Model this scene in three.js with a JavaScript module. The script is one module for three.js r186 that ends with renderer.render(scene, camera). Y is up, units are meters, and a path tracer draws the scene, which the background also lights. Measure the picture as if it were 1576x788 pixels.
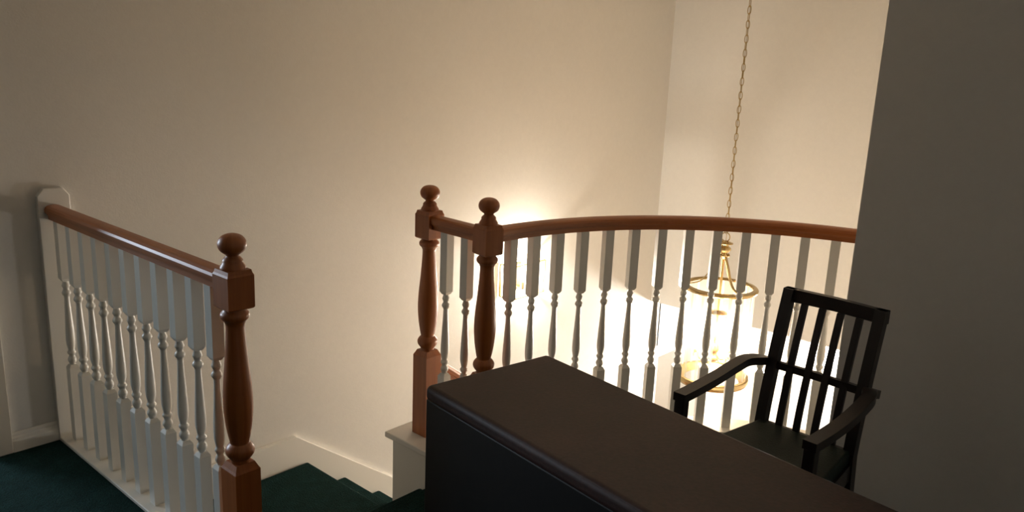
import * as THREE from 'three';
import { mergeGeometries, mergeVertices, toCreasedNormals } from 'three/addons/utils/BufferGeometryUtils.js';
import { RoundedBoxGeometry } from 'three/addons/geometries/RoundedBoxGeometry.js';
import { RectAreaLightUniformsLib } from 'three/addons/lights/RectAreaLightUniformsLib.js';
RectAreaLightUniformsLib.init();

// ---------------------------------------------------------------- camera, sky, large lights, exposure
const scene = new THREE.Scene();
const camera = new THREE.PerspectiveCamera(34.55, 2, 0.05, 60);
{
  const yaw = 0.723, pitch = 0.2363, roll = 0.0424;
  camera.position.set(3.4348, 1.6029, 1.166);
  camera.lookAt(camera.position.x - Math.sin(yaw) * Math.cos(pitch), camera.position.y - Math.sin(pitch), camera.position.z - Math.cos(yaw) * Math.cos(pitch));
  camera.rotateZ(roll);
}
scene.background = new THREE.Color(0.55, 0.72, 0.95);            // overcast daylight outside the bedroom window
const renderer = new THREE.WebGLRenderer({ antialias: true });
renderer.toneMapping = THREE.LinearToneMapping;
renderer.toneMappingExposure = 1.06;
renderer.shadowMap.enabled = true;
const POWER = { sconce: 3.6, chandelier: 0.40, pendant: 15, window: 19, closet: 2.4 };
const WARM = new THREE.Color(1.0, 0.74, 0.50), WARM2 = new THREE.Color(1.0, 0.90, 0.78), NEUTRAL = new THREE.Color(1.0, 0.96, 0.91);
{
  const w = new THREE.RectAreaLight(new THREE.Color(0.72, 0.85, 1.0), POWER.window, 1.3, 1.3);   // daylight in the bedroom window pane
  w.position.set(-2.98, 1.5, 1.3); w.lookAt(0, 1.5, 1.3); scene.add(w);
}

// ---------------------------------------------------------------- helpers
let seed = 12345;
const rnd = () => { seed = (seed * 1664525 + 1013904223) >>> 0; return seed / 4294967296; };
const used = {};
function numbered(n) { const k = used[n] = (used[n] ?? -1) + 1; return k ? n + '_' + String(k).padStart(3, '0') : n; }
function shade(o) { o.castShadow = true; o.receiveShadow = true; return o; }
function obj(name, geos, mat, parent = scene) {
  const list = (Array.isArray(geos) ? geos : [geos]).map((g) => {
    g = g.index ? g.toNonIndexed() : g;
    for (const k of Object.keys(g.attributes)) if (!['position', 'normal', 'uv'].includes(k)) g.deleteAttribute(k);
    return g;
  });
  const m = shade(new THREE.Mesh(list.length > 1 ? mergeGeometries(list) : list[0], mat));
  m.name = parent === scene ? numbered(name) : name;
  parent.add(m); return m;
}
function tag(o, label, category, group, kind) { o.userData = { label, category, ...(group ? { group } : {}), ...(kind ? { kind } : {}) }; return o; }
function thing(name, label, category, pos = [0, 0, 0], turn = 0, group) {
  const g = new THREE.Group(); g.name = numbered(name); g.position.set(...pos); g.rotation.y = turn; scene.add(g);
  return tag(g, label, category, group);
}
function sub(name, parent, pos = [0, 0, 0], turn = 0) { const g = new THREE.Group(); g.name = name; g.position.set(...pos); g.rotation.y = turn; parent.add(g); return g; }
function struct(name, geos, mat, label) { const m = obj(name, geos, mat); m.userData = { kind: 'structure', label, category: name.split('_')[0] }; return m; }
function metreUV(g, s = 1) {             // box-projected uv in metres
  g = g.index ? g.toNonIndexed() : g;
  const p = g.attributes.position, n = g.attributes.normal, uv = new Float32Array(p.count * 2);
  for (let i = 0; i < p.count; i++) {
    const ax = Math.abs(n.getX(i)), ay = Math.abs(n.getY(i)), az = Math.abs(n.getZ(i));
    const [u, v] = ay > ax && ay > az ? [p.getX(i), p.getZ(i)] : ax > az ? [p.getZ(i), p.getY(i)] : [p.getX(i), p.getY(i)];
    uv[2 * i] = u * s; uv[2 * i + 1] = v * s;
  }
  g.setAttribute('uv', new THREE.BufferAttribute(uv, 2)); return g;
}
function box(x0, x1, y0, y1, z0, z1) { return metreUV(new THREE.BoxGeometry(x1 - x0, y1 - y0, z1 - z0).translate((x0 + x1) / 2, (y0 + y1) / 2, (z0 + z1) / 2)); }
function rbox(x0, x1, y0, y1, z0, z1, r = 0.004, seg = 2) { return metreUV(new RoundedBoxGeometry(x1 - x0, y1 - y0, z1 - z0, seg, r).translate((x0 + x1) / 2, (y0 + y1) / 2, (z0 + z1) / 2)); }
function lathe(pts, seg = 24) {
  const g = new THREE.LatheGeometry(pts.map(([r, y]) => new THREE.Vector2(Math.max(r, 1e-4), y)), seg);
  const uv = g.attributes.uv, p = g.attributes.position;
  for (let i = 0; i < uv.count; i++) uv.setXY(i, uv.getX(i) * 0.25, p.getY(i));
  return g;
}
function smooth(pts, n = 5) {             // spline through [r, y] points
  const c = new THREE.CatmullRomCurve3(pts.map(([r, y]) => new THREE.Vector3(r, y, 0)), false, 'centripetal');
  return c.getPoints((pts.length - 1) * n).map((v) => [v.x, v.y]);
}
function squarePost(sections) {           // [half width, y] loops -> square prism with flat sides
  const P = [], quad = (a, b, c, d) => P.push(...a, ...b, ...c, ...a, ...c, ...d);
  const ring = ([w, y]) => [[w, y, w], [w, y, -w], [-w, y, -w], [-w, y, w]];
  for (let k = 0; k + 1 < sections.length; k++) {
    const A = ring(sections[k]), B = ring(sections[k + 1]);
    for (let i = 0; i < 4; i++) { const j = (i + 1) % 4; quad(A[i], A[j], B[j], B[i]); }
  }
  const T = ring(sections.at(-1)), U = ring(sections[0]);
  quad(T[0], T[1], T[2], T[3]); quad(U[3], U[2], U[1], U[0]);
  const g = new THREE.BufferGeometry(); g.setAttribute('position', new THREE.Float32BufferAttribute(P, 3)); g.computeVertexNormals();
  return metreUV(g);
}
function sweep(profile, path, crease = 0.6, caps = true) {   // profile [[side, up]...] closed, path Vector3s; up stays vertical plane
  const P = [], UV = [], n = profile.length, rings = [];
  let len = 0, per = [0]; for (let k = 0; k < n; k++) { const a = profile[k], b = profile[(k + 1) % n]; per.push(per[k] + Math.hypot(a[0] - b[0], a[1] - b[1])); }
  const lens = [0];
  path.forEach((q, i) => {
    const t = new THREE.Vector3().subVectors(path[Math.min(i + 1, path.length - 1)], path[Math.max(i - 1, 0)]).normalize();
    const s = new THREE.Vector3().crossVectors(t, new THREE.Vector3(0, 1, 0)).normalize(), u = new THREE.Vector3().crossVectors(s, t);
    if (i) { len += q.distanceTo(path[i - 1]); lens.push(len); }
    rings.push(profile.map(([a, b]) => q.clone().addScaledVector(s, a).addScaledVector(u, b)));
  });
  const tri = (a, b, c, ua, ub, uc) => { P.push(...a, ...b, ...c); UV.push(...ua, ...ub, ...uc); };
  for (let i = 0; i + 1 < rings.length; i++) for (let k = 0; k < n; k++) {
    const j = (k + 1) % n, A = rings[i][k], B = rings[i][j], C = rings[i + 1][j], D = rings[i + 1][k];
    const ua = [per[k], lens[i]], ub = [per[k + 1], lens[i]], uc = [per[k + 1], lens[i + 1]], ud = [per[k], lens[i + 1]];
    tri(A, C, B, ua, uc, ub); tri(A, D, C, ua, ud, uc);
  }
  if (caps) for (const [R, flip] of [[rings[0], 0], [rings.at(-1), 1]]) {
    const tris = THREE.ShapeUtils.triangulateShape(profile.map(([a, b]) => new THREE.Vector2(a, b)), []);
    for (const [a, b, c] of tris) { const w = [profile[a], profile[b], profile[c]]; flip ? tri(R[a], R[c], R[b], w[0], w[2], w[1]) : tri(R[a], R[b], R[c], w[0], w[1], w[2]); }
  }
  const g = new THREE.BufferGeometry();
  g.setAttribute('position', new THREE.Float32BufferAttribute(P, 3)); g.setAttribute('uv', new THREE.Float32BufferAttribute(UV, 2)); g.computeVertexNormals();
  return toCreasedNormals(g, crease);
}
function tube(pts, r, seg = 8, n = 0, closed = false) {
  const c = new THREE.CatmullRomCurve3(pts.map((q) => new THREE.Vector3(...q)), closed, 'centripetal');
  return new THREE.TubeGeometry(c, n || pts.length * 6, r, seg, closed);
}
function plan(points, y0, y1) {           // horizontal slab from plan points [x, z]
  const s = new THREE.Shape(points.map(([x, z]) => new THREE.Vector2(x, -z)));
  return metreUV(new THREE.ExtrudeGeometry(s, { depth: y1 - y0, bevelEnabled: false }).rotateX(-Math.PI / 2).translate(0, y0, 0));
}

// ---------------------------------------------------------------- procedural textures
function noiseGrid(n, seed0) { const save = seed; seed = seed0; const a = Float32Array.from({ length: n * n }, rnd); seed = save; return a; }
function tileNoise(size, cells, s0) {     // periodic value noise
  const g = noiseGrid(cells, s0), out = new Float32Array(size * size), S = (t) => t * t * (3 - 2 * t);
  for (let y = 0; y < size; y++) for (let x = 0; x < size; x++) {
    const fx = x / size * cells, fy = y / size * cells, ix = Math.floor(fx), iy = Math.floor(fy), tx = S(fx - ix), ty = S(fy - iy);
    const at = (i, j) => g[((j + cells) % cells) * cells + (i + cells) % cells];
    out[y * size + x] = (at(ix, iy) * (1 - tx) + at(ix + 1, iy) * tx) * (1 - ty) + (at(ix, iy + 1) * (1 - tx) + at(ix + 1, iy + 1) * tx) * ty;
  }
  return out;
}
function texture(size, f, srgb, rx = 1, ry = 1) {
  const d = new Uint8Array(size * size * 4);
  for (let i = 0; i < size * size; i++) { const c = f(i % size, Math.floor(i / size), i); for (let k = 0; k < 3; k++) d[4 * i + k] = Math.max(0, Math.min(255, c[k] * 255)); d[4 * i + 3] = 255; }
  const t = new THREE.DataTexture(d, size, size); t.wrapS = t.wrapT = THREE.RepeatWrapping; t.magFilter = THREE.LinearFilter; t.minFilter = THREE.LinearMipmapLinearFilter; t.generateMipmaps = true;
  if (srgb) t.colorSpace = THREE.SRGBColorSpace; t.repeat.set(rx, ry); t.needsUpdate = true; return t;
}
const N8 = tileNoise(256, 8, 11), N32 = tileNoise(256, 32, 22), N90 = tileNoise(256, 90, 33), N128 = tileNoise(256, 128, 44), N3 = tileNoise(256, 3, 55);
const wallBump = texture(256, (x, y, i) => { const v = 0.55 * N90[i] + 0.3 * N32[i] + 0.15 * N128[i]; return [v, v, v]; }, false, 2.2, 2.2);
function wallMap(rgb, amp = 0.02) { return texture(256, (x, y, i) => { const v = 1 + amp * (N3[i] - 0.5) + amp * (N32[i] - 0.5) + amp * (N90[i] - 0.5); return rgb.map((c) => c * v); }, true, 1.1, 1.1); }
const carpetMap = (rgb) => texture(256, (x, y, i) => { const v = 0.72 + 0.28 * N128[i] + 0.22 * (N90[i] - 0.5) + 0.16 * (N8[i] - 0.5); return rgb.map((c) => c * v); }, true, 3, 3);
const carpetBump = texture(256, (x, y, i) => { const v = 0.6 * N128[i] + 0.4 * N90[i]; return [v, v, v]; }, false, 3, 3);
function woodMap(a, b, s0, ry = 1.6, rx = 7) {       // grain runs along v
  const W1 = tileNoise(256, 6, s0), W2 = tileNoise(256, 64, s0 + 1), W3 = tileNoise(256, 24, s0 + 2);
  return texture(256, (x, y) => {
    const q = (xx, yy) => ((Math.floor(yy) & 255) * 256 + (Math.floor(xx) & 255));
    const warp = W1[q(x, y)] * 18;
    const fine = W2[q(x + warp * 0.4, y / 10)], mid = W3[q(x + warp, y / 7)];
    const t = Math.min(1, Math.max(0, 0.55 * mid + 0.45 * fine));
    return a.map((c, k) => c + (b[k] - c) * t);
  }, true, rx, ry);
}
// ---------------------------------------------------------------- materials
const std = (o) => new THREE.MeshStandardMaterial(o), phys = (o) => new THREE.MeshPhysicalMaterial(o);
const M = {
  wall: std({ map: wallMap([0.86, 0.845, 0.815], 0.01), bumpMap: wallBump, bumpScale: 0.0003, roughness: 0.85 }),
  ceiling: std({ map: wallMap([0.88, 0.86, 0.82]), roughness: 0.95 }),
  trim: phys({ color: new THREE.Color(0.80, 0.77, 0.70), roughness: 0.38, bumpMap: wallBump, bumpScale: 0.0002 }),
  white: phys({ color: new THREE.Color(0.80, 0.79, 0.74), roughness: 0.32, clearcoat: 0.3, clearcoatRoughness: 0.25 }),
  carpet: phys({ specularIntensity: 0.15, map: carpetMap([0.11, 0.215, 0.205]), bumpMap: carpetBump, bumpScale: 0.004, roughness: 1 }),
  lowFloor: phys({ map: woodMap([0.82, 0.70, 0.55], [0.72, 0.58, 0.42], 400, 0.6, 3), roughness: 0.35 }),
  oak: phys({ map: woodMap([0.70, 0.415, 0.20], [0.59, 0.325, 0.135], 100, 1.2, 3.5), roughness: 0.45, clearcoat: 0.3, clearcoatRoughness: 0.26 }),
  deskTop: phys({ map: texture(256, (x, y, i) => { const v = 0.9 + 0.22 * (N3[i] - 0.5) + 0.18 * (N8[i] - 0.5) + 0.2 * (N128[i] - 0.5); return [0.27 * v, 0.165 * v, 0.14 * v]; }, true, 1.4, 1.4), roughness: 0.55, bumpMap: wallBump, bumpScale: 0.0004 }),
  deskBody: phys({ map: woodMap([0.075, 0.06, 0.06], [0.05, 0.04, 0.045], 300), roughness: 0.5 }),
  chair: phys({ map: woodMap([0.13, 0.075, 0.055], [0.08, 0.045, 0.035], 200), roughness: 0.42, clearcoat: 0.25, clearcoatRoughness: 0.3 }),
  seat: phys({ map: carpetMap([0.09, 0.17, 0.13]), roughness: 0.6, bumpMap: carpetBump, bumpScale: 0.0006 }),
  brass: phys({ color: new THREE.Color(0.62, 0.46, 0.22), metalness: 1, roughness: 0.24 }),
  chain: phys({ color: new THREE.Color(0.50, 0.36, 0.16), metalness: 1, roughness: 0.35 }),
  lanternGlass: phys({ color: 0xffffff, transmission: 0.9, thickness: 0, roughness: 0.06, ior: 1.45 }),
  glass: phys({ color: 0xffffff, transmission: 1, thickness: 0, roughness: 0.03, ior: 1.45 }),
  bevel: phys({ color: new THREE.Color(0.80, 0.86, 0.84), transmission: 0.62, thickness: 0, roughness: 0.25, ior: 1.5 }),
  frost: phys({ color: 0xffffff, transmission: 0.85, thickness: 0, roughness: 0.5, ior: 1.45 }),
  crystal: phys({ color: 0xffffff, transmission: 1, thickness: 0.02, roughness: 0.02, ior: 1.6 }),
  candle: std({ color: new THREE.Color(0.82, 0.78, 0.68), roughness: 0.5 }),
  bulb: std({ color: 0xffffff, emissive: WARM2, emissiveIntensity: 4 }),
  sconceBulb: std({ color: 0xffffff, emissive: WARM2, emissiveIntensity: 30 }),
  globe: std({ color: 0xffffff, emissive: NEUTRAL, emissiveIntensity: 12 }),
  redwood: phys({ map: woodMap([0.36, 0.15, 0.10], [0.25, 0.09, 0.06], 500), roughness: 0.4 }),
};

// ---------------------------------------------------------------- the setting
const LOW = -2.805, CEIL = 2.5, SLAB = -0.29, ZF = -4.47;          // lower floor, ceiling, slab underside, far wall
const ARC = { x: 2.58, z: -1.085, r: 1.225 };
const arcPoint = (r, deg) => [ARC.x + r * Math.cos(deg * Math.PI / 180), ARC.z - r * Math.sin(-deg * Math.PI / 180)];
const arcList = (r, a0, a1, n) => Array.from({ length: n + 1 }, (_, k) => arcPoint(r, a0 + (a1 - a0) * k / n));
// stair wall x = 0 with the bedroom door (upper) and a doorway (lower)
struct('wall_left', [
  box(-0.12, 0, 0, CEIL, -6.4, 0.30), box(-0.12, 0, 2.03, CEIL, 0.30, 1.12), box(-0.12, 0, SLAB, CEIL, 1.12, 3.3), box(-0.12, 0, SLAB, 0, -4.62, 1.12),
  box(-0.12, 0, LOW, SLAB, -4.64, 0.6), box(-0.12, 0, -0.815, 0, -5.50, -4.62), box(-0.12, 0, LOW, 0, -6.4, -5.50)],
M.wall, 'tall cream painted wall running beside the stairs');
struct('wall_far', box(-0.0, 2.62, SLAB, CEIL, ZF - 0.15, ZF), M.wall, 'warm cream wall behind the chandelier, open below');
struct('wall_right', box(2.462, 4.1, SLAB, CEIL, -1.87, -1.75), M.wall, 'shaded grey wall behind the armchair');
struct('wall_foyer', box(2.47, 2.60, LOW, CEIL, ZF, -1.87), M.wall, 'cream wall closing the side of the foyer');
struct('wall_back', box(-0.12, 4.22, SLAB, CEIL, 3.2, 3.32), M.wall, 'cream wall at the end of the upper hall');
struct('wall_east', box(4.1, 4.22, SLAB, CEIL, -1.87, 3.2), M.wall, 'cream wall along the upper hall');
struct('ceiling', box(-3.2, 4.22, CEIL, CEIL + 0.1, -6.4, 3.32), M.ceiling, 'plain white ceiling over hall and foyer');
// upper floor: slab (ceiling of the storey below) and its green carpet
const edge = (r, x, z1) => [[0, 3.2], [4.1, 3.2], [4.1, -1.87], [2.47, -1.87], ...arcList(r, 265.1, 181, 44), [x, -1.12], [x, z1], [0, z1]];
struct('ceiling_lower', plan(edge(ARC.r + 0.065, 1.345, -0.075), SLAB, -0.012), M.trim, 'white edge of the upper floor over the foyer');
struct('floor', plan([[0, 3.2], [4.1, 3.2], [4.1, -1.75], [2.462, -1.75], ...arcList(ARC.r - 0.06, 264.2, 181, 44), [1.43, -1.12], [1.43, -0.96], [1.362, -0.96], [1.362, -0.03], [1.30, 0.052], [0, 0.052]], -0.012, 0), M.carpet, 'dark green carpet of the upper hall');
// lower storey
struct('floor_lower', box(-1.7, 4.1, LOW - 0.1, LOW, -6.4, 0.6), M.lowFloor, 'light wooden floor of the entrance hall below');
struct('wall_lower_far', box(-0.12, 4.1, LOW, SLAB, -6.4, -6.25), M.wall, 'bright white wall of the entrance room below');
struct('wall_lower_right', [box(4.0, 4.12, LOW, SLAB, -6.25, ZF), box(2.6, 4.12, LOW, SLAB, ZF - 0.15, ZF), box(2.47, 2.60, LOW, SLAB, -1.87, 0.6), box(0, 2.6, LOW, SLAB, 0.5, 0.62)], M.wall, 'white side wall of the lower storey');
struct('ceiling_entrance', box(0, 4.1, SLAB, SLAB + 0.1, -6.4, ZF - 0.15), M.ceiling, 'white ceiling of the entrance room below');
struct('wall_closet', [box(-1.62, -1.5, LOW, -0.6, -6.4, -4.0), box(-1.5, -0.12, LOW, -0.6, -4.12, -4.0), box(-1.5, -0.12, LOW, -0.6, -6.4, -6.28), box(-1.62, -0.12, -0.6, -0.5, -6.4, -4.0)], M.wall, 'walls of the small room beyond the lower doorway');
{ // casing of the lower doorway
  const o = struct('door_2', [rbox(0, 0.018, LOW, -0.815, -4.64, -4.55), rbox(0, 0.018, LOW, -0.815, -5.59, -5.50), rbox(0, 0.022, -0.815, -0.715, -5.60, -4.54)], M.trim, 'white casing around the lower doorway');
}
// bedroom behind the door on the left, lit by its window
struct('wall_bedroom', [box(-3.12, -3.0, 0, CEIL, -0.7, 0.65), box(-3.12, -3.0, 0, CEIL, 1.95, 3.3), box(-3.12, -3.0, 0, 0.85, 0.65, 1.95), box(-3.12, -3.0, 2.15, CEIL, 0.65, 1.95), box(-3.0, -0.12, 0, CEIL, -0.82, -0.7), box(-3.0, -0.12, 0, CEIL, 3.2, 3.32)], M.wall, 'walls of the bedroom beyond the door');
struct('floor_bedroom', box(-3.12, -0.06, -0.1, 0, -0.8, 3.3), M.carpet, 'green carpet of the bedroom');
struct('door_1', [rbox(0, 0.018, 0, 2.03, 0.222, 0.30), rbox(0, 0.018, 0, 2.03, 1.12, 1.20), rbox(0, 0.02, 2.03, 2.12, 0.215, 1.207), box(-0.12, 0.002, 0, 2.03, 0.292, 0.302), box(-0.12, 0.002, 0, 2.03, 1.118, 1.128)], M.trim, 'white door casing on the stair wall');
{
  const w = new THREE.Group(); w.name = 'window_1'; scene.add(w); w.userData = { kind: 'structure', label: 'bedroom window', category: 'window' };
  obj('window_frame', [box(-3.10, -3.02, 0.85, 0.90, 0.65, 1.95), box(-3.10, -3.02, 2.10, 2.15, 0.65, 1.95), box(-3.10, -3.02, 0.85, 2.15, 0.65, 0.70), box(-3.10, -3.02, 0.85, 2.15, 1.90, 1.95)], M.trim, w);
  obj('pane', box(-3.062, -3.058, 0.9, 2.1, 0.70, 1.90), M.glass, w);
}
// baseboards with stepped mouldings
const baseProfile = [[0, 0], [0.016, 0], [0.016, 0.045], [0.013, 0.05], [0.013, 0.058], [0.009, 0.064], [0.009, 0.072], [0.004, 0.08], [0, 0.08]];
function baseboard(name, a, b, y, label, prof = baseProfile) { return struct(name, sweep(prof, [new THREE.Vector3(a[0], y, a[1]), new THREE.Vector3(b[0], y, b[1])], 0.3), M.trim, label); }
baseboard('baseboard_left', [0.0, 0.222], [0.0, 0.03], 0, 'white moulded baseboard beside the half newel');
baseboard('baseboard_right', [2.462, -1.75], [4.1, -1.75], 0, 'white baseboard of the shaded wall');

// ---------------------------------------------------------------- staircase
const RISE = 0.176, RUN = 0.24, LAND = -0.517, NOSE_Z = -1.131;
{
  const t = thing('staircase', 'green carpeted staircase going down along the cream wall', 'staircase');
  const nosed = (x0, x1, y0, y1, z0, z1) => metreUV(new RoundedBoxGeometry(x1 - x0, y1 - y0, z1 - z0, 4, 0.018).translate((x0 + x1) / 2, (y0 + y1) / 2, (z0 + z1) / 2));
  obj('landing', nosed(0.028, 0.909, LAND - 0.20, LAND, NOSE_Z, -0.093), M.carpet, t);
  obj('step', nosed(0.84, 1.14, LAND - 0.02, LAND + 0.172, -0.966, -0.093), M.carpet, t);
  obj('step', nosed(1.09, 1.362, LAND + 0.13, LAND + 0.345, -0.966, -0.093), M.carpet, t);
  obj('step', nosed(1.335, 1.44, -0.19, 0.002, -0.937, -0.093), M.carpet, t);
  for (let k = 1; k <= 12; k++) obj('step', nosed(0.029, 0.911, LAND - k * RISE - 0.19, LAND - k * RISE, NOSE_Z - k * RUN, NOSE_Z - (k - 1) * RUN + 0.02), M.carpet, t);
  // skirt boards against the wall: level round the landing, sloped down the flight
  const slope = RISE / RUN, zK = -1.066, yK = -0.360;
  const s = new THREE.Shape([[-zK - 0.0, yK], [4.1, yK - (4.1 + zK) * slope], [4.1, yK - (4.1 + zK) * slope - 0.5], [-zK, LAND - 0.15]].map((q) => new THREE.Vector2(...q)));
  const g = new THREE.ExtrudeGeometry(s, { depth: 0.028, bevelEnabled: false }).rotateY(Math.PI / 2);   // shape x -> -z, depth -> x
  obj('skirt_board', metreUV(g), M.trim, t);
  obj('landing_skirt', box(0, 0.028, LAND - 0.05, -0.360, -1.066, -0.093), M.trim, t);
  // closed string under the lower rail
  const w = new THREE.Shape([[1.16, LAND + 0.05], [4.1, LAND + 0.05 - 2.94 * slope], [4.1, LOW], [1.16, LOW]].map((q) => new THREE.Vector2(...q)));
  obj('stringer', metreUV(new THREE.ExtrudeGeometry(w, { depth: 0.08, bevelEnabled: false }).rotateY(Math.PI / 2).translate(0.912, 0, 0)), M.trim, t);
}
struct('wall_pedestal', box(0.912, 1.36, LOW, -0.011, -1.160, -0.967), M.trim, 'white low wall carrying the pair of newel posts');
struct('wall_stair_near', box(0, 1.335, LOW, SLAB, -0.075, 0.0), M.wall, 'wall under the near railing');

// ---------------------------------------------------------------- railings
const railProfile = [[-0.021, -0.030], [0.021, -0.030], [0.021, -0.014], [0.0245, -0.0125], [0.0255, -0.008], [0.031, -0.005], [0.0325, 0.000], [0.0325, 0.010], [0.029, 0.018], [0.021, 0.0235], [0.010, 0.0262], [0, 0.027], [-0.010, 0.0262], [-0.021, 0.0235], [-0.029, 0.018], [-0.0325, 0.010], [-0.0325, 0.000], [-0.031, -0.005], [-0.0255, -0.008], [-0.0245, -0.0125], [-0.021, -0.014]];
const RAIL_Y = 0.950;
const W = 0.0415;
const gLower = squarePost([[W, 0.012], [W, 0.372], [W - 0.004, 0.379], [0.030, 0.395]]);
const gShaft = lathe([[0.0285, 0.388], ...smooth([[0.0285, 0.404], [0.034, 0.411], [0.0415, 0.424], [0.0415, 0.438], [0.034, 0.450], [0.0275, 0.456]], 4), ...smooth([[0.0285, 0.460], [0.033, 0.483], [0.039, 0.523], [0.0428, 0.581], [0.0405, 0.642], [0.0350, 0.70], [0.0300, 0.76], [0.0268, 0.815], [0.0272, 0.826]], 5), ...smooth([[0.031, 0.836], [0.040, 0.846], [0.0405, 0.858], [0.033, 0.868], [0.030, 0.878]], 4)], 32);
const gBlock = squarePost([[0.030, 0.872], [W - 0.003, 0.876], [W, 0.880], [W, 0.974], [W - 0.003, 0.980], [0.036, 0.990]]);
const gFinial = lathe([[0.034, 0.985], [0.036, 0.990], [0.0355, 0.997], [0.030, 1.006], [0.0275, 1.012], [0.0285, 1.016], [0.024, 1.022], [0.0185, 1.027], [0.0180, 1.031], ...smooth([[0.024, 1.035], [0.0345, 1.044], [0.0400, 1.058], [0.0380, 1.072], [0.029, 1.084], [0.015, 1.0905], [0.0001, 1.092]], 4)], 32);
function newel(parent, x, z, turn = 0, label) {
  const n = sub('newel_post', parent, [x, 0, z], turn); if (label) n.userData.label = label;
  obj('lower_block', gLower, M.oak, n); obj('turned_shaft', gShaft, M.oak, n); obj('upper_block', gBlock, M.oak, n); obj('finial', gFinial, M.oak, n);
  return n;
}
function balusterGeo(y0, yl, yu, y1) {     // square foot, turned middle yl..yu, square head
  const s = 0.0190, k = (t) => yl + (yu - yl) * t;
  const foot = squarePost([[s, y0], [s, yl - 0.012], [0.012, yl]]), head = squarePost([[0.012, yu], [s, yu + 0.012], [s, y1]]);
  const turned = lathe([[0.010, k(0)], ...smooth([[0.0105, k(0.01)], [0.0155, k(0.04)], [0.0155, k(0.07)], [0.0105, k(0.10)]], 3), ...smooth([[0.0115, k(0.115)], [0.0165, k(0.145)], [0.0115, k(0.175)]], 3),
    ...smooth([[0.0125, k(0.19)], [0.0165, k(0.25)], [0.0172, k(0.33)], [0.0155, k(0.46)], [0.0125, k(0.62)], [0.0100, k(0.78)], [0.0100, k(0.815)]], 4),
    ...smooth([[0.0105, k(0.825)], [0.0160, k(0.850)], [0.0160, k(0.872)], [0.0105, k(0.90)]], 3), ...smooth([[0.011, k(0.915)], [0.0150, k(0.945)], [0.0120, k(0.975)], [0.0105, k(1)]], 3)], 14);
  return mergeGeometries([foot, head, turned].map((g) => { g = g.index ? g.toNonIndexed() : g; return g; }));
}
const gBalL = balusterGeo(0.012, 0.337, 0.682, 0.930), gBalR = balusterGeo(0.016, 0.322, 0.662, 0.930), gBalC = balusterGeo(0.016, 0.305, 0.650, 0.930);
function baluster(parent, g, x, z, turn = 0, y = 0) { const b = obj('baluster', g, M.white, parent); b.position.set(x, y, z); b.rotation.y = turn; return b; }
const V = (x, y, z) => new THREE.Vector3(x, y, z);
const XL = 1.355, Z1 = -1.062;
{
  const t = thing('stair_railing', 'straight oak and white railing ending in a single newel post, fixed to the cream wall', 'railing', [0, 0, 0]);
  newel(t, XL, 0, 0, 'turned oak newel post with ball finial');
  obj('handrail', sweep(railProfile, [V(0.022, RAIL_Y, 0), V(0.6, RAIL_Y, 0), V(XL - W, RAIL_Y, 0)], 0.30), M.oak, t);
  for (let k = 0; k < 11; k++) baluster(t, gBalL, 0.0823 + k * 0.1153, 0);
  const hp = new THREE.Shape([[-0.050, 0], [0.062, 0], [0.062, 1.008], [0.040, 1.036], [-0.028, 1.036], [-0.050, 1.010]].map((q) => new THREE.Vector2(...q)));
  const half = obj('half_newel', metreUV(new THREE.ExtrudeGeometry(hp, { depth: 0.018, bevelEnabled: true, bevelThickness: 0.003, bevelSize: 0.003, bevelSegments: 2 }).rotateY(Math.PI / 2)), M.white, t);
  half.userData.label = 'white painted half newel on the wall';
  obj('base_board', rbox(0.0, XL - 0.02, -0.010, 0.012, -0.085, 0.052, 0.004), M.trim, t);
  obj('fascia', rbox(0.0, 1.335, LAND - 0.1, -0.010, -0.092, -0.075, 0.003), M.trim, t);
}
{
  const t = thing('stair_railing', 'curved oak and white balcony railing with a pair of newel posts at its start', 'railing', [0, 0, 0]);
  newel(t, 1.011, -1.067, 0, 'farther turned oak newel post'); newel(t, XL, -1.05, -0.16, 'nearer turned oak newel post at the start of the curve');
  obj('handrail', sweep(railProfile, [V(1.011 + W, RAIL_Y - 0.002, -1.066), V(1.2, RAIL_Y - 0.002, -1.058), V(XL - W, RAIL_Y - 0.002, -1.051)], 0.30), M.oak, t);
  const pts = arcList(ARC.r, 179.5, 264.8, 48).map(([x, z]) => V(x, RAIL_Y - 0.002, z)); pts[0].z = -1.09;
  const cr = obj('handrail', sweep(railProfile, pts, 0.30), M.oak, t); cr.userData.label = 'curved oak handrail';
  for (const x of [1.122, 1.236]) baluster(t, gBalR, x, -1.062);
  for (let k = 0; k < 14; k++) { const a = 184.4 + k * 5.70, [x, z] = arcPoint(ARC.r, a); baluster(t, k < 3 ? gBalR : gBalC, x, z, -a * Math.PI / 180); }
  obj('base_board', [rbox(0.885, 1.40, -0.010, 0.016, -1.19, -0.942, 0.005), plan([...arcList(ARC.r + 0.085, 181, 264.5, 44), ...arcList(ARC.r - 0.07, 264.5, 181, 44)], -0.010, 0.016)], M.trim, t);
}
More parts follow.
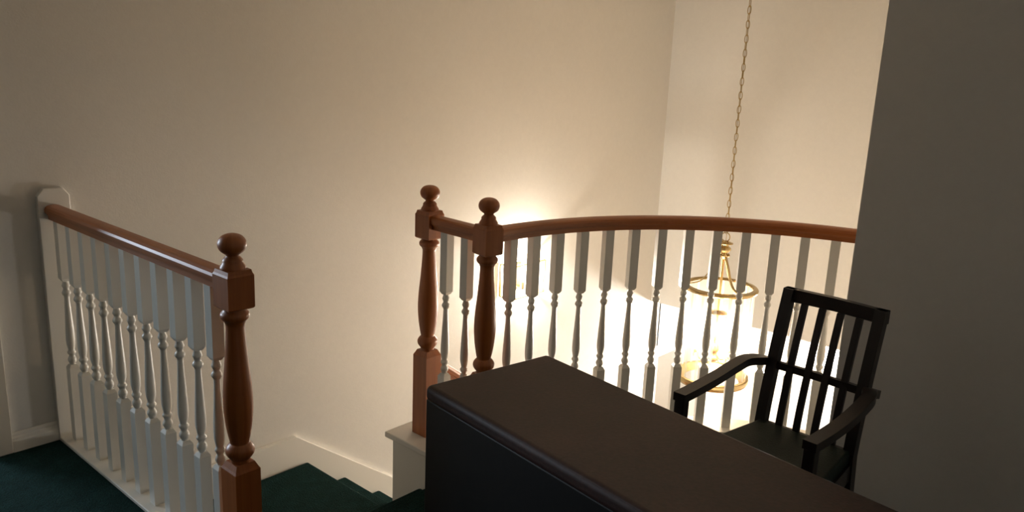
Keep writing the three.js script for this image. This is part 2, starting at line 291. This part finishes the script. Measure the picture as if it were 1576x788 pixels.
{
  const t = thing('stair_railing', 'descending oak handrail with white balusters beside the lower flight', 'railing', [0, 0, 0]);
  const sl = RISE / RUN, yAt = (z) => LAND + 0.83 + (z - NOSE_Z) * sl;
  obj('handrail', sweep(railProfile, [V(0.955, yAt(-1.108), -1.108), V(0.955, yAt(-2.5), -2.5), V(0.955, yAt(-4.0), -4.0)], 0.30), M.oak, t);
  for (let k = 0; k < 13; k++) { const z = -1.24 - k * 0.22, h = 0.78, y = LAND + 0.05 + (z + 1.16) * sl - 0.02; if (!k) t.userData.g = 0; baluster(t, gStair(), 0.955, z, 0, y); }
  delete t.userData.g;
  const n = sub('newel_post', t, [0.955, LOW, -4.04]); obj('lower_block', gLower, M.oak, n); obj('turned_shaft', gShaft, M.oak, n); obj('upper_block', gBlock, M.oak, n); obj('finial', gFinial, M.oak, n);
}
function gStair() { return gStair.g ??= balusterGeo(0, 0.22, 0.56, 0.755); }

// ---------------------------------------------------------------- wall sconce on the stair wall
{
  const t = thing('wall_sconce', 'lit brass and glass lantern sconce on the stair wall', 'sconce', [0.0, 0.105, -2.765]);
  const h = 0.215, w = 0.155, d = 0.12;
  obj('back_plate', rbox(0, 0.008, 0.02, h - 0.02, -0.05, 0.05, 0.003), M.brass, t);
  const bars = []; for (const [x, z] of [[0.012, -w], [0.012, w], [d, -w], [d, w]]) bars.push(box(x - 0.006, x + 0.006, 0, h, z - 0.006, z + 0.006));
  for (const y of [0, h]) { bars.push(box(0.012, d, y - 0.004, y + 0.004, -w - 0.004, -w + 0.004), box(0.012, d, y - 0.004, y + 0.004, w - 0.004, w + 0.004), box(d - 0.004, d + 0.004, y - 0.004, y + 0.004, -w, w)); }
  obj('frame', bars, M.brass, t);
  obj('glass_pane', box(d - 0.001, d + 0.001, 0.005, h - 0.005, -w + 0.006, w - 0.006), M.glass, t);
  for (const s of [-1, 1]) obj('glass_pane', box(0.018, d - 0.006, 0.005, h - 0.005, s * w - 0.001, s * w + 0.001), M.glass, t);
  obj('bracket', [tube([[0.006, 0.04, 0], [0.04, 0.03, 0], [0.07, 0.035, 0]], 0.006), new THREE.CylinderGeometry(0.014, 0.012, 0.05, 16).translate(0.07, 0.06, 0)], M.brass, t);
  obj('light_bulb', lathe(smooth([[0.006, 0.085], [0.012, 0.09], [0.021, 0.112], [0.019, 0.135], [0.008, 0.16], [0.0001, 0.165]], 4), 20).translate(0.07, 0, 0), M.sconceBulb, t);
  const l = new THREE.PointLight(WARM2, POWER.sconce); l.position.set(0.07, 0.125, 0); l.castShadow = true; l.shadow.radius = 1; t.add(l);
}

// ---------------------------------------------------------------- chandelier
{
  const K = 0.875, CT = (CEIL - 0.2004) / K, C = [1.550, 0.2004, -2.589];
  const t = thing('chandelier', 'brass foyer chandelier with clear glass cylinder hanging on a long chain', 'chandelier', C);
  t.scale.setScalar(K);
  const yT = 0.352, yB = -0.20, R = 0.205;
  const ring = (y, r, prof) => lathe([...prof.map(([a, b]) => [r + a, y + b]), [r + prof[0][0], y + prof[0][1]]], 64);
  obj('ring', ring(yT, R, [[-0.02, -0.004], [0.008, -0.012], [0.012, 0], [0.006, 0.008], [-0.018, 0.010]]), M.brass, t);
  obj('ring', ring(yB, R, [[-0.045, -0.022], [-0.010, -0.030], [0.004, -0.022], [0.006, -0.012], [0.012, -0.006], [0.012, 0.012], [0.004, 0.018], [-0.012, 0.016], [-0.018, 0.002], [-0.030, -0.008]]), M.brass, t);
  const panel = (from, span, r) => new THREE.CylinderGeometry(r, r, yT - yB - 0.02, 4, 1, true, from, span).translate(0, (yT + yB) / 2, 0);
  for (let k = 0; k < 16; k++) {          // clear bent panels and narrow bevelled strips between them form the cylinder
    const a = k * Math.PI / 8;
    obj('glass_panel', panel(a + 0.04, Math.PI / 8 - 0.08, R - 0.006), M.lanternGlass, t);
    obj('bevel_strip', panel(a - 0.04, 0.08, R - 0.007), M.bevel, t);
  }
  // crown: hook loop, stacked caps, ball drops, straps down to the upper ring
  obj('hook', new THREE.TorusGeometry(0.026, 0.003, 8, 28).translate(0, 0.652, 0), M.brass, t);
  obj('crown', lathe([[0.0001, 0.632], [0.010, 0.630], [0.046, 0.618], [0.046, 0.612], [0.022, 0.606], [0.024, 0.596], [0.036, 0.588], [0.038, 0.575], [0.018, 0.556], [0.028, 0.546], [0.020, 0.536], [0.008, 0.52], [0.0001, 0.518]], 32), M.brass, t);
  for (let k = 0; k < 6; k++) { const a = k * Math.PI / 3; obj('ball_drop', new THREE.SphereGeometry(0.008, 12, 8).translate(0.030 * Math.cos(a), 0.545, 0.030 * Math.sin(a)), M.brass, t); }
  for (let k = 0; k < 3; k++) {
    const a = k * 2 * Math.PI / 3 + 0.5, cs = Math.cos(a), sn = Math.sin(a), at = (r, y) => [r * cs, y, r * sn];
    const pts = [[0.014, 0.545], [0.030, 0.520], [0.060, 0.470], [0.085, 0.420], [0.120, 0.378], [0.165, 0.362], [0.195, 0.358]].map(([r, y]) => V(...at(r, y)));
    obj('strap', sweep([[-0.008, -0.002], [0.008, -0.002], [0.008, 0.002], [-0.008, 0.002]], new THREE.CatmullRomCurve3(pts).getPoints(24), 0.5), M.brass, t);
  }
  obj('centre_rod', [new THREE.CylinderGeometry(0.008, 0.008, 0.58, 12).translate(0, 0.24, 0), lathe(smooth([[0.008, 0.02], [0.022, 0.0], [0.030, -0.03], [0.018, -0.06], [0.034, -0.085], [0.012, -0.11], [0.0001, -0.115]], 4), 24)], M.brass, t);
  for (let k = 0; k < 5; k++) {
    const a = k * 2 * Math.PI / 5 + 0.2, cs = Math.cos(a), sn = Math.sin(a), r = 0.095;
    const arm = obj('candle_arm', [tube([[0.015 * cs, -0.06, 0.015 * sn], [0.045 * cs, -0.10, 0.045 * sn], [0.08 * cs, -0.10, 0.08 * sn], [r * cs, -0.065, r * sn]], 0.004), lathe([[0.004, -0.066], [0.022, -0.060], [0.024, -0.055], [0.008, -0.052]], 16).translate(r * cs, 0, r * sn)], M.brass, t);
    obj('candle_sleeve', new THREE.CylinderGeometry(0.010, 0.010, 0.09, 14).translate(r * cs, -0.008, r * sn), M.candle, arm);
    obj('candle_bulb', lathe(smooth([[0.006, 0.037], [0.010, 0.042], [0.013, 0.055], [0.010, 0.072], [0.004, 0.088], [0.0001, 0.093]], 3), 14).translate(r * cs, 0, r * sn), M.bulb, arm);
    for (let j = 0; j < 3; j++) { const b = a + (j - 1) * 0.22; obj('crystal_drop', new THREE.OctahedronGeometry(0.011).scale(0.7, 1.6, 0.7).translate((r + 0.022) * Math.cos(b), -0.083, (r + 0.022) * Math.sin(b)), M.crystal, arm); }
    const l = new THREE.PointLight(WARM, POWER.chandelier); l.position.set(r * cs, 0.062, r * sn); l.castShadow = true; l.shadow.radius = 0.7; t.add(l);
  }
  // second tier of small crystals high on the rod
  obj('crystal_crown', lathe([[0.008, 0.21], [0.05, 0.20], [0.055, 0.195], [0.008, 0.19]], 24), M.brass, t);
  for (let k = 0; k < 10; k++) { const a = k * Math.PI / 5; obj('crystal_drop', new THREE.OctahedronGeometry(0.012).scale(0.7, 1.7, 0.7).translate(0.052 * Math.cos(a), 0.17, 0.052 * Math.sin(a)), M.crystal, t); }
  // chain up to the ceiling
  const chain = sub('chain', t, [0, 0, 0]);
  const lp = []; for (let k = 0; k < 16; k++) { const a = k * Math.PI / 8; lp.push([0.0095 * Math.cos(a), 0.021 * Math.sin(a) + 0.002 * Math.sign(Math.sin(a)), 0]); }
  const gl = tube(lp, 0.0021, 6, 26, true);
  const nL = 50, y0 = 0.692, pitch = (CT - 0.04 - y0) / nL;
  for (let k = 0; k < nL; k++) { const m = obj('chain_link', gl, M.chain, chain); m.position.set(0, y0 + (k + 0.0) * pitch, 0); m.rotation.y = (k % 2 ? Math.PI / 2 : 0) + 0.5 + 0.012 * k; m.rotation.z = 0.05 * Math.sin(k * 1.7); }
  obj('lamp_cord', tube([[0.004, 0.63, 0], [0.006, 1.0, 0.004], [-0.004, 1.4, -0.003], [0.005, 1.9, 0.003], [0, CT - 0.02, 0]], 0.0018, 6, 60), M.chain, t);
  obj('canopy', lathe([[0.0001, CT - 0.045], [0.03, CT - 0.04], [0.06, CT - 0.015], [0.065, CT], [0.0001, CT]], 28), M.brass, t);
}

// ---------------------------------------------------------------- pendant in the entrance room
{
  const t = thing('pendant_light', 'bright white glass pendant light in the entrance room below', 'pendant light', [1.215, -0.60, -5.2]);
  obj('lamp_globe', lathe(smooth([[0.018, 0.080], [0.055, 0.066], [0.088, 0.022], [0.086, -0.03], [0.055, -0.075], [0.0001, -0.092]], 5), 28), M.globe, t);
  obj('cap', lathe([[0.0001, 0.100], [0.022, 0.096], [0.026, 0.076], [0.0001, 0.074]], 20), M.brass, t);
  obj('stem', new THREE.CylinderGeometry(0.006, 0.006, 0.22, 10).translate(0, 0.20, 0), M.brass, t);
  const l = new THREE.PointLight(NEUTRAL, POWER.pendant); l.position.set(0, 0, 0); l.castShadow = true; l.shadow.radius = 4.4; t.add(l);
}
{  // unseen dome lamp, added to brighten the view through the lower doorway
  const t = thing('added_ceiling_light', 'added unseen ceiling light that brightens the room beyond the lower doorway', 'added ceiling light', [-0.85, -0.6, -5.1]);
  obj('added_lamp_dome', lathe(smooth([[0.10, -0.02], [0.09, -0.05], [0.05, -0.075], [0.0001, -0.083]], 5), 28), M.globe, t);
  obj('rim', lathe([[0.0001, 0], [0.112, 0], [0.112, -0.02], [0.098, -0.022], [0.0001, -0.022]], 32), M.brass, t);
  const l = new THREE.PointLight(NEUTRAL, POWER.closet); l.position.set(0, -0.13, 0); l.castShadow = true; l.shadow.radius = 3; t.add(l);
}
{
  const t = thing('cabinet', 'reddish brown wooden cabinet in the entrance room below', 'cabinet', [0.62, LOW, -6.02]);
  obj('body', rbox(-0.35, 0.35, 0.08, 0.80, -0.2, 0.2, 0.006), M.redwood, t);
  obj('top', rbox(-0.38, 0.38, 0.80, 0.83, -0.22, 0.22, 0.008), M.redwood, t);
  for (const sx of [-1, 1]) { const dr = obj('door', rbox(sx * 0.172 - 0.16, sx * 0.172 + 0.16, 0.11, 0.77, 0.2, 0.215, 0.004), M.redwood, t); obj('knob', new THREE.SphereGeometry(0.012, 12, 8).translate(sx * 0.03, 0.48, 0.225), M.brass, dr); }
  for (const sx of [-1, 1]) for (const sz of [-1, 1]) obj('foot', rbox(sx * 0.31 - 0.025, sx * 0.31 + 0.025, 0, 0.08, sz * 0.16 - 0.025, sz * 0.16 + 0.025), M.redwood, t);
}

// ---------------------------------------------------------------- desk
{
  const t = thing('desk', 'dark brown desk with a black closed front in front of the armchair', 'desk', [1.928, 0, -0.213], -0.150);
  const L = 1.32, D = 0.435, H = 0.755;   // local: +x along the front edge, -z towards the chair
  obj('desktop', metreUV(new RoundedBoxGeometry(L, 0.045, D, 5, 0.018).translate(L / 2, H - 0.0225, -D / 2)), M.deskTop, t);
  obj('front_panel', rbox(0.004, L - 0.004, 0.05, H - 0.040, -0.026, -0.004), M.deskBody, t);
  for (const x of [0.004, L - 0.026]) obj('side_panel', rbox(x, x + 0.022, 0.05, H - 0.040, -D + 0.004, -0.026), M.deskBody, t);
  obj('apron', rbox(0.026, L - 0.026, H - 0.16, H - 0.040, -D + 0.02, -D + 0.038), M.deskBody, t);
  obj('plinth', rbox(0.012, L - 0.012, 0, 0.05, -D + 0.012, -0.012), M.deskBody, t);
  obj('shelf', rbox(0.026, L - 0.026, 0.05, 0.072, -D + 0.02, -0.026), M.deskBody, t);
}

// ---------------------------------------------------------------- armchair (local +z is the way it faces)
{
  const t = thing('armchair', 'dark wooden slat back armchair with green seat behind the desk', 'armchair', [2.524, 0, -1.09], -0.065);
  const bw = 0.150, fw = 0.205, top = 0.905;             // half widths at back and front
  const backZ = (y) => y < 0.45 ? -0.215 - 0.05 * (0.45 - y) / 0.45 : -0.215 - 0.09 * ((y - 0.45) / 0.455) ** 1.25;
  const bar = (pts, w, d) => sweep([[-w, -d], [w, -d], [w, d], [-w, d]], pts, 0.5);
  const upright = (x0, x1, y0, y1, w, d, n = 10) => {    // a raked vertical bar following the back's curve
    const P = []; for (let k = 0; k <= n; k++) { const y = y0 + (y1 - y0) * k / n; P.push([x0 + (x1 - x0) * k / n, y, backZ(y)]); }
    const g = new THREE.BoxGeometry(2 * w, 1, 2 * d, 1, n, 1), p = g.attributes.position;
    for (let i = 0; i < p.count; i++) { const f = (p.getY(i) + 0.5) * n, k = Math.min(n - 1, Math.max(0, Math.floor(f))), u = f - k, a = P[k], b = P[k + 1]; p.setXYZ(i, p.getX(i) + a[0] + (b[0] - a[0]) * u, a[1] + (b[1] - a[1]) * u, p.getZ(i) + a[2] + (b[2] - a[2]) * u); }
    g.computeVertexNormals(); return metreUV(g);
  };
  for (const s of [-1, 1]) {
    obj('leg', upright(s * (bw + 0.002), s * bw, 0, top, 0.017, 0.016, 16), M.chair, t);       // back leg runs up as the back post
    obj('leg', rbox(s * fw - 0.017, s * fw + 0.017, 0, 0.632, 0.178, 0.212, 0.005), M.chair, t);   // front leg carries the arm
    const a = [[fw, 0.640, 0.212], [fw + 0.002, 0.641, 0.14], [fw + 0.004, 0.648, 0.02], [fw + 0.002, 0.664, -0.10], [fw - 0.004, 0.672, -0.16], [bw + 0.030, 0.668, -0.215], [bw + 0.026, 0.655, -0.262]].map(([x, y, z]) => V(s * x, y, z));
    obj('armrest', bar(new THREE.CatmullRomCurve3(a).getPoints(28), 0.020, 0.013), M.chair, t);
    obj('side_rail', bar([V(s * (fw - 0.004), 0.40, 0.18), V(s * (bw + 0.003), 0.40, -0.205)], 0.010, 0.030), M.chair, t);
  }
  obj('top_rail', bar([V(-bw - 0.018, top - 0.021, backZ(top)), V(0, top - 0.021, backZ(top) - 0.012), V(bw + 0.018, top - 0.021, backZ(top))], 0.012, 0.021), M.chair, t);
  obj('cross_rail', bar([V(-bw, 0.655, backZ(0.655)), V(0, 0.655, backZ(0.655) - 0.006), V(bw, 0.655, backZ(0.655))], 0.008, 0.0125), M.chair, t);
  obj('lower_rail', rbox(-bw, bw, 0.42, 0.465, -0.228, -0.206, 0.004), M.chair, t);
  for (let k = 0; k < 4; k++) { const x = (k - 1.5) * 0.0600; obj('slat', upright(x, x, 0.45, top - 0.04, 0.0105, 0.006), M.chair, t); }
  obj('front_rail', rbox(-fw, fw, 0.37, 0.43, 0.176, 0.198, 0.004), M.chair, t);
  obj('back_rail', rbox(-bw, bw, 0.37, 0.419, -0.224, -0.20, 0.004), M.chair, t);
  const sh = new THREE.Shape([[-fw + 0.012, -0.2], [fw - 0.012, -0.2], [bw - 0.004, 0.2], [-bw + 0.004, 0.2]].map((q) => new THREE.Vector2(...q)));
  obj('seat', metreUV(new THREE.ExtrudeGeometry(sh, { depth: 0.026, bevelEnabled: true, bevelThickness: 0.012, bevelSize: 0.010, bevelSegments: 4 }).rotateX(-Math.PI / 2).translate(0, 0.432, 0)), M.seat, t).userData.label = 'dark green upholstered seat';
}

renderer.render(scene, camera);
